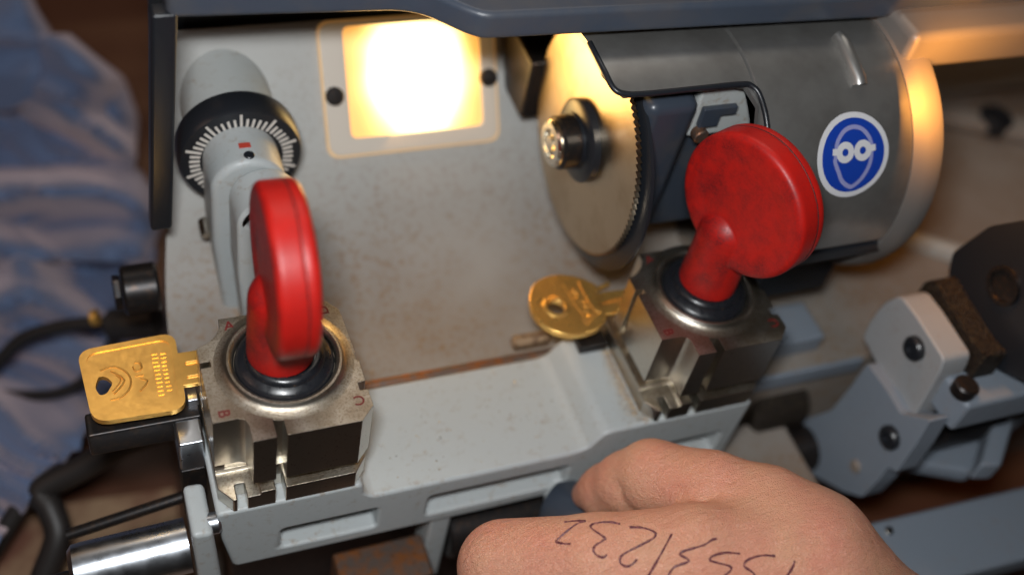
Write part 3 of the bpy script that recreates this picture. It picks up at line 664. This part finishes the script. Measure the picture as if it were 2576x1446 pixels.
# ================================================================== SECOND STATION, far right
ss = thing('side_vice', 'grey two-part swinging vice at the right with black screws', 'vice', (205, -35, -40))
blk = rpoly([(-14.0, 4.0), (-12.8, 12.0), (-13.6, 22.0), (-17.4, 30.6), (-27.0, 31.0), (-44.0, 29.8), (-45.4, 25.0), (-46.4, 14), (-47.4, 2.6), (-44.0, 0.4), (-33.9, 0.6)], [1, 4, 4, 3, 1, 2, 2, 2, 2, 2, 2], 4)
obj('upper_block', G().prism(blk, 200, 211, 'x'), 'vice', ss, bevel=1.5, seg=3)
def screw_x(x, y, z, r, par):
    obj('screw', G().lathe([(r, 0), (r, 1.6), (r*0.85, 2.4), (r*0.5, 2.5), (r*0.45, 1.2), (0.01, 1.2)], (x, y, z), (-1, 0, 0), 28), 'black', par)
screw_x(200, -33.6, 22.6, 4.2, ss)
lowp = [(-24.1, 3.4), (-36.9, 4.2), (-45.6, 3.4), (-47.6, 5.5), (-55.1, 13.6), (-56.4, 0.7), (-57.0, -14.7), (-53.5, -16.4), (-53.6, -26.0), (-52.6, -37.9), (-45.4, -45.8), (-25.6, -61.4), (-15.2, -63.9), (-5.9, -60), (-13, -47.7), (-22.4, -27.1), (-23.8, -10.7)]
obj('lower_plate', G().prism(rpoly(lowp, 1.5, 3), 196, 204, 'x'), 'grey_blue', ss, bevel=1.2, seg=3)
screw_x(196, -47.8, -6.8, 4.3, ss)
obj('pin', G().cyl((196.5, -43.6, -31.3), (194.8, -43.6, -31.3), 2.4, 24, 0.3), 'tray', ss)
obj('pivot_barrel', G().cyl((172, -6, -41), (196, -6, -41), 11, 40, 2), 'bristle', ss)
obj('hinge_bar', G().box(204.2, 300, -58, -44, 8, 22), 'grey_blue', ss, bevel=2, seg=3)
obj('hinge_screw', G().cyl((206, -52, 21), (206, -52, 26), 4, 24, 0.6), 'blacksteel', ss)
obj('lower_bar', G().prism([(212, -30), (230, -44), (262, -28), (300, -20), (300, -34), (262, -46), (236, -58), (214, -48)], -36, -28, 'z'), 'grey_blue', ss, bevel=2)
obj('spindle', G().cyl((204, -40, -18), (250, -40, -18), 10, 32, 1), 'blacksteel', ss)
obj('link_arm', G().prism([(228, -62), (236, -64), (275, -30), (268, -26)], -24, -14, 'z'), 'grey_blue', ss, bevel=1.5)
bd = thing('brush_head', 'golden bristle brush strip against an angular black housing at the right edge', 'brush', (220, -30, 40))
obj('bristle_strip', G().prism(rpoly([(-14.5, 10), (-14.5, 31), (-17, 35), (-27, 33.6), (-40, 32), (-48, 33), (-49, 10)], 1.5, 3), 211.8, 220.6, 'x'), 'bristle', bd)
bh = [(-14, 32), (-10.7, 39.5), (-16.5, 58), (-25.6, 70), (-62, 66), (-60, 32), (-48, 24)]
obj('black_housing', G().prism(rpoly(bh, 2, 3), 221, 300, 'x'), 'black', bd, bevel=1.5, seg=3)
obj('housing_plug', G().lathe([(6.5, 0), (6.5, 1.2), (5.2, 1.2), (5.0, 0.3), (0.01, 0.3)], (221, -33, 48), (-1, 0, 0), 32), 'blacksteel', bd)

# beam across lower right
bm_ = thing('base_rail', 'grey enamelled base rail crossing the lower right corner', 'rail', (240, -62, -50))
obj('rail', G().prism([(150, -60.0), (330, -65), (330, -91), (150, -86)], -50, -40, 'z'), 'grey_blue', bm_, bevel=1.5, seg=3)
obj('rail_screw', G().cyl((200, -66, -40), (200, -66, -39.2), 1.6, 20, 0.2), 'rim', bm_)
st = thing('lower_plate', 'dusty pale plate under the carriage end beside the hand', 'plate', (170, -25, -44))
obj('plate', G().box(152, 186, -48, -12.2, -48, -42), 'tray', st, bevel=1)

# under the carriage
ub = thing('slide_block', 'rust-streaked steel slide block under the carriage', 'slide block', (30, -30, -60))
obj('block', G().box(14, 44, -48, -22, -62, -48), 'rust', ub, bevel=1.2)
obj('groove_rail', G().box(14, 44, -42, -38, -47.8, -46), 'blacksteel', ub, bevel=0.4)
sh = thing('carriage_shaft', 'dark steel shaft running beneath the carriage', 'shaft', (90, -20, -52))
obj('shaft', G().cyl((52, -22, -52), (200, -22, -52), 9, 36, 1), 'blacksteel', sh)
ip = thing('lower_casting', 'dark shadowed lower casting behind the carriage underside', 'casting', (70, 2, -90))
obj('casting', G().box(-16, 150, -6, 12.0, -129.5, -33), 'blacksteel', ip, bevel=2)

# grip lever held by the hand
gl = thing('carriage_lever', 'dark blue-grey lever knob gripped between thumb and fingers', 'lever', (85, -38, -25))
p0 = at(1380, 1255, 368); p1 = at(1640, 1400, 352)
obj('grip', G().lathe([(4, 0), (8.0, 1.5), (9.6, 5), (9.6, 26), (8, 34), (4, 36)], p0, p1-p0, 40), 'motor', gl)
q0 = at(1360, 1238, 366)
obj('stem', G().cyl((88, -24, -29), tuple(p0+(p1-p0)/np.linalg.norm(p1-p0)*3), 4.2, 24), 'grey', gl)

# chrome handle, left
ch_ = thing('chrome_rod', 'polished chrome rod sticking out below the square-headed key', 'rod', (-45, -20, -25))
obj('rod', G().lathe([(6.4, 0), (7.8, 1.2), (8.0, 4), (8.0, 32)], (-61.5, -23, -22.4), (1, 0.02, 0.02), 48), 'chrome', ch_)
obj('collar', G().lathe([(3.5, 0), (3.5, 8)], (-69, -24, -26), (1, 0.02, 0.02), 24), 'blacksteel', ch_)
rd = thing('rear_rod', 'thin dull steel rod behind the chrome rod', 'rod', (-45, -4, -30))
obj('rod', G().cyl((-62, -4, -34), (-22, -3, -26), 1.8, 20), 'blacksteel', rd)

# bench things at left
bx = thing('cardboard_panel', 'worn tan board lying on the table at the left', 'board', (-50, 30, -129))
obj('panel', G().prism([(-190, -90), (-30, -120), (-26, 60), (-170, 70)], -129.6, -124, 'z'), 'tan', bx, bevel=1)

# cables
def A3(lst): return [tuple(at(*p)) for p in lst]
cb = thing('looped_cable', 'thin black cable looping over the blue cloth', 'cable', tuple(at(180, 900, 430)))
obj('cable', G().tube(smooth(A3([(-60, 960, 440), (0, 905, 432), (60, 850, 428), (150, 822, 425), (240, 812, 422), (300, 812, 420)]), 6), 2.6, 14), 'rubber', cb)
obj('cable_lower', G().tube(smooth(A3([(-60, 985, 445), (60, 995, 440), (160, 985, 435), (230, 940, 432), (290, 850, 428)]), 6), 2.2, 14), 'rubber', cb)
obj('plug', G().tube(smooth(A3([(285, 815, 420), (330, 812, 418), (395, 800, 416)]), 4), 6.0, 20), 'rubber', cb)
obj('plug_nut', G().tube(A3([(232, 800, 405), (246, 798, 405)]), 3.0, 20), 'brass', cb)
sk = thing('cable_gland', 'steel cable gland on the left side of the housing', 'gland', (-34, 60, 0))
obj('gland_body', G().cyl((-36, 58, 0), (-24.8, 58, 0), 8.0, 32, 1), 'blacksteel', sk)
obj('gland_nut', G().cyl((-38.5, 58, 0), (-36.2, 58, 0), 5.5, 6, 0.4), 'blacksteel', sk)
c2 = thing('thick_cable', 'thick black cable bending down past the chrome rod', 'cable', tuple(at(140, 1300, 430)))
obj('cable', G().tube(smooth(A3([(480, 1060, 385), (400, 1085, 387), (310, 1118, 388), (200, 1180, 390), (105, 1232, 390), (128, 1280, 389), (146, 1345, 388), (118, 1430, 388), (80, 1520, 388)]), 6), 4.6, 16), 'rubber', c2)
obj('branch', G().tube(smooth(A3([(112, 1228, 392), (70, 1250, 393), (20, 1320, 393), (-40, 1420, 393)]), 6), 3.4, 14), 'rubber', c2)

# ================================================================== CLOTH
from mathutils import noise as mnoise
def fold(px, py):
    x, y = px/100.0, py/100.0
    wx = mnoise.noise(Vector((x*0.35, y*0.35, 3.1)))*1.4; wy = mnoise.noise(Vector((x*0.35, y*0.35, 9.7)))*1.2
    a = math.radians(-28 if py < 650 else -52+min(30, (py-650)/20))
    u = (x+wx)*math.cos(a)-(y+wy)*math.sin(a); v = (x+wx)*math.sin(a)+(y+wy)*math.cos(a)
    r1 = 1-min(1, abs(mnoise.noise(Vector((u*0.22, v*0.42, 0.4))))*3.0)
    r2 = 1-min(1, abs(mnoise.noise(Vector((u*0.45+5, v*1.25, 4.4))))*2.6)
    return 36*r1*r1*(3-2*r1)+5*r2*r2+7*mnoise.noise(Vector((x*0.5, y*0.5, 2)))
re_ = [(-80, 105), (60, 120), (120, 200), (200, 310), (300, 332), (420, 342), (500, 388), (700, 395), (880, 385), (1000, 360), (1050, 230), (1130, 205), (1200, 90), (1290, 60), (1380, -10), (1500, -60)]
def redge(py): return float(np.interp(py, [a for a, b in re_], [b for a, b in re_]))
g = G(); NR, NC = 170, 90; v = []
for j in range(NR+1):
    py = 95+(1480-95)*j/NR
    xr = redge(py)+6*math.sin(py/38.0)
    for i in range(NC+1):
        t = i/NC; px = -260+(xr+260)*t
        edge = max(0, (t-0.90)/0.10)**2*22
        q = at(px, py, 505+edge+0.02*(700-py)); fd = float(fold(px, py))*1.15
        dz = (at(px, py, 1)-CAM)[2]; lim = (-120-CAM[2])/dz
        v.append(tuple(at(px, py, min(505+edge+0.02*(700-py), lim)-fd)))
f = [(j*(NC+1)+i, j*(NC+1)+i+1, (j+1)*(NC+1)+i+1, (j+1)*(NC+1)+i) for j in range(NR) for i in range(NC)]
g.add(v, f)
def solid(o, t):
    md = o.modifiers.new('s', 'SOLIDIFY'); md.thickness = t*MM; return o
clo = thing('blue_cloth', 'crumpled blue work cloth hanging at the left edge', 'cloth', tuple(at(150, 700, 500)))
solid(obj('main_fold', g, 'cloth', clo), 2.0)
g = G(); v = []
for j in range(41):
    py = -40+320*j/40; xr = np.interp(py, [-60, 20, 90, 160, 250, 290], [60, 95, 138, 134, 118, 40])
    for i in range(41):
        t = i/40; px = -260+(xr+260)*t; edge = max(0, (t-0.85)/0.15)**2*16
        v.append(tuple(at(px, py, 468-4*math.sin(px/55+py/40)-5*math.exp(-((py-95-0.1*px)/16)**2)+edge+max(0, (py-190)/90)*16)))
g.add(v, [(j*41+i, j*41+i+1, (j+1)*41+i+1, (j+1)*41+i) for j in range(40) for i in range(40)])
solid(obj('cuff_fold', g, 'cloth', clo), 2.5)

# ================================================================== HAND
def hc(lst): return [(at(px, py, d), r) for px, py, d, r in lst]
chains = [
 ([(1474, 1243, 351, 4.6), (1520, 1236, 346, 8.2), (1580, 1215, 338, 9.6), (1640, 1197, 332, 10.6), (1790, 1232, 322, 11.0), (1930, 1285, 317, 12.6), (2040, 1365, 317, 16.0)], 4),
 ([(1268, 1425, 312, 13.2), (1500, 1420, 303, 13.5), (1750, 1400, 303, 14.0), (2010, 1420, 310, 18.0)], 7),
 ([(1330, 1610, 306, 14.0), (1700, 1560, 296, 14.5), (2040, 1560, 308, 21.0)], 9),
 ([(1400, 1780, 310, 13.0), (1740, 1720, 300, 14.0), (2080, 1700, 312, 20.0)], 9),
 ([(1500, 1930, 318, 12.0), (1800, 1860, 310, 13.0), (2120, 1810, 322, 17.0)], 9),
 ([(2010, 1420, 312, 18.5), (2110, 1510, 318, 20.0), (2230, 1640, 324, 23.5), (2420, 1830, 330, 27.0), (3000, 2350, 350, 34.0)], 8),
 ([(2080, 1660, 318, 23.0), (2500, 2050, 336, 29.0), (3000, 2520, 352, 34.0)], 10),
 # fingers curled under the palm round the grip: index, middle, ring, little
 ([(1268, 1425, 312, 12.0), (1262, 1560, 345, 9.4), (1400, 1500, 372, 8.3), (1470, 1430, 374, 7.2)], 2),
 ([(1330, 1610, 308, 12.5), (1310, 1720, 348, 9.8), (1450, 1640, 378, 8.6), (1540, 1530, 380, 7.4)], 2),
 ([(1400, 1780, 312, 12.0), (1390, 1880, 350, 9.2), (1520, 1800, 378, 8.2), (1620, 1690, 380, 7.2)], 2),
 ([(1500, 1930, 320, 10.5), (1500, 2020, 350, 8.0), (1610, 1950, 374, 7.2), (1700, 1850, 376, 6.4)], 2)]
CH = [(hc(l), k) for l, k in chains]
allp = np.array([p for c, k in CH[:5]+CH[7:] for p, r in c]+[CH[5][0][3][0], at(2700, 2080, 340)])
HLO = allp.min(0)-24; HHI = allp.max(0)+26
def hand_fn(P):
    d = None
    for ci, (c, k) in enumerate(CH):
        e = None
        for i in range(len(c)-1):
            q = sd_cone(P, c[i][0], c[i+1][0], c[i][1], c[i+1][1])
            e = q if e is None else smin(e, q, 2.5)
        if d is None: d = e
        elif ci < 7: d = smin(d, e, k)
        else: d = smin(d, e, 1.5)
    # crease at the thumb joint and folds of the web
    for (a, b, dp) in (((1560, 1225, 328), (1592, 1288, 330), 1.0), ((1764, 1262, 309), (1800, 1238, 309), 0.8)):
        dd = sd_cone(P, at(*a), at(*b), 0.5, 0.5); d = d+dp*np.exp(-(np.maximum(dd, 0)/1.0)**2)
    return d
hm = sdf_mesh('hand', hand_fn, HLO, HHI, 1.0, relax=3)
hand = bpy.data.objects.new('hand', hm); COL.objects.link(hand); hm.materials.append(M['skin'])
hm.polygons.foreach_set('use_smooth', [True]*len(hm.polygons))
setp(hand, 'bare hand with ink writing on its back, reaching in from the lower right', 'hand')
nl = None
# ink: strokes laid on the skin by casting onto the hand's surface
bvh = BVHTree.FromPolygons([v.co/MM for v in hm.vertices], [tuple(p.vertices) for p in hm.polygons])
def zc(x, y): return 1100.6+0.4639*x, 1069+0.4639*y
strokes = [
 [(690, 524), (745, 519), (800, 520), (760, 532), (700, 575), (655, 615), (645, 632), (680, 640), (722, 643)],
 [(990, 535), (930, 525), (860, 530), (832, 543), (840, 562), (905, 608), (900, 622), (855, 652), (846, 680), (865, 705), (900, 715), (918, 700)],
 [(1040, 552), (1110, 555), (1170, 575), (1183, 595), (1165, 615), (1100, 650), (1030, 685), (995, 710), (990, 740), (1010, 760), (1040, 762), (1070, 740), (1080, 725)],
 [(1270, 590), (1210, 700), (1130, 840)],
 [(1515, 615), (1490, 620), (1440, 650), (1340, 680), (1315, 695), (1322, 706), (1355, 725), (1358, 740), (1290, 765), (1265, 790), (1256, 815), (1275, 850)],
 [(1640, 695), (1560, 690), (1500, 705), (1480, 720), (1485, 735), (1560, 755), (1590, 768), (1590, 785), (1560, 815), (1550, 850)],
 [(1830, 708), (1760, 705), (1690, 725), (1665, 748), (1667, 768), (1700, 790), (1720, 812), (1728, 850)],
 [(1937, 735), (1925, 770), (1895, 818), (1880, 850)]]
g = G()
for s in strokes:
    P = smooth([(x, y, 0) for x, y in s], 8); pts = []; rs = []
    for i, p in enumerate(P):
        px, py = zc(p.x, p.y); d = Vector(tuple(at(px, py, 1.0)-CAM)).normalized()
        hit = bvh.ray_cast(Vector(tuple(CAM)), d)
        if hit[0] is None: continue
        pts.append(hit[0]-hit[1]*0.02 if hit[1].dot(d) > 0 else hit[0]+hit[1]*0.0); rs.append(0.30+0.06*math.sin(i*0.35+len(s))+0.04*math.sin(i*1.3))
    if len(pts) > 2: g.tube(pts, 0.2, 8, rs)
ink = obj('ink_writing', g, 'ink'); ink.parent = hand
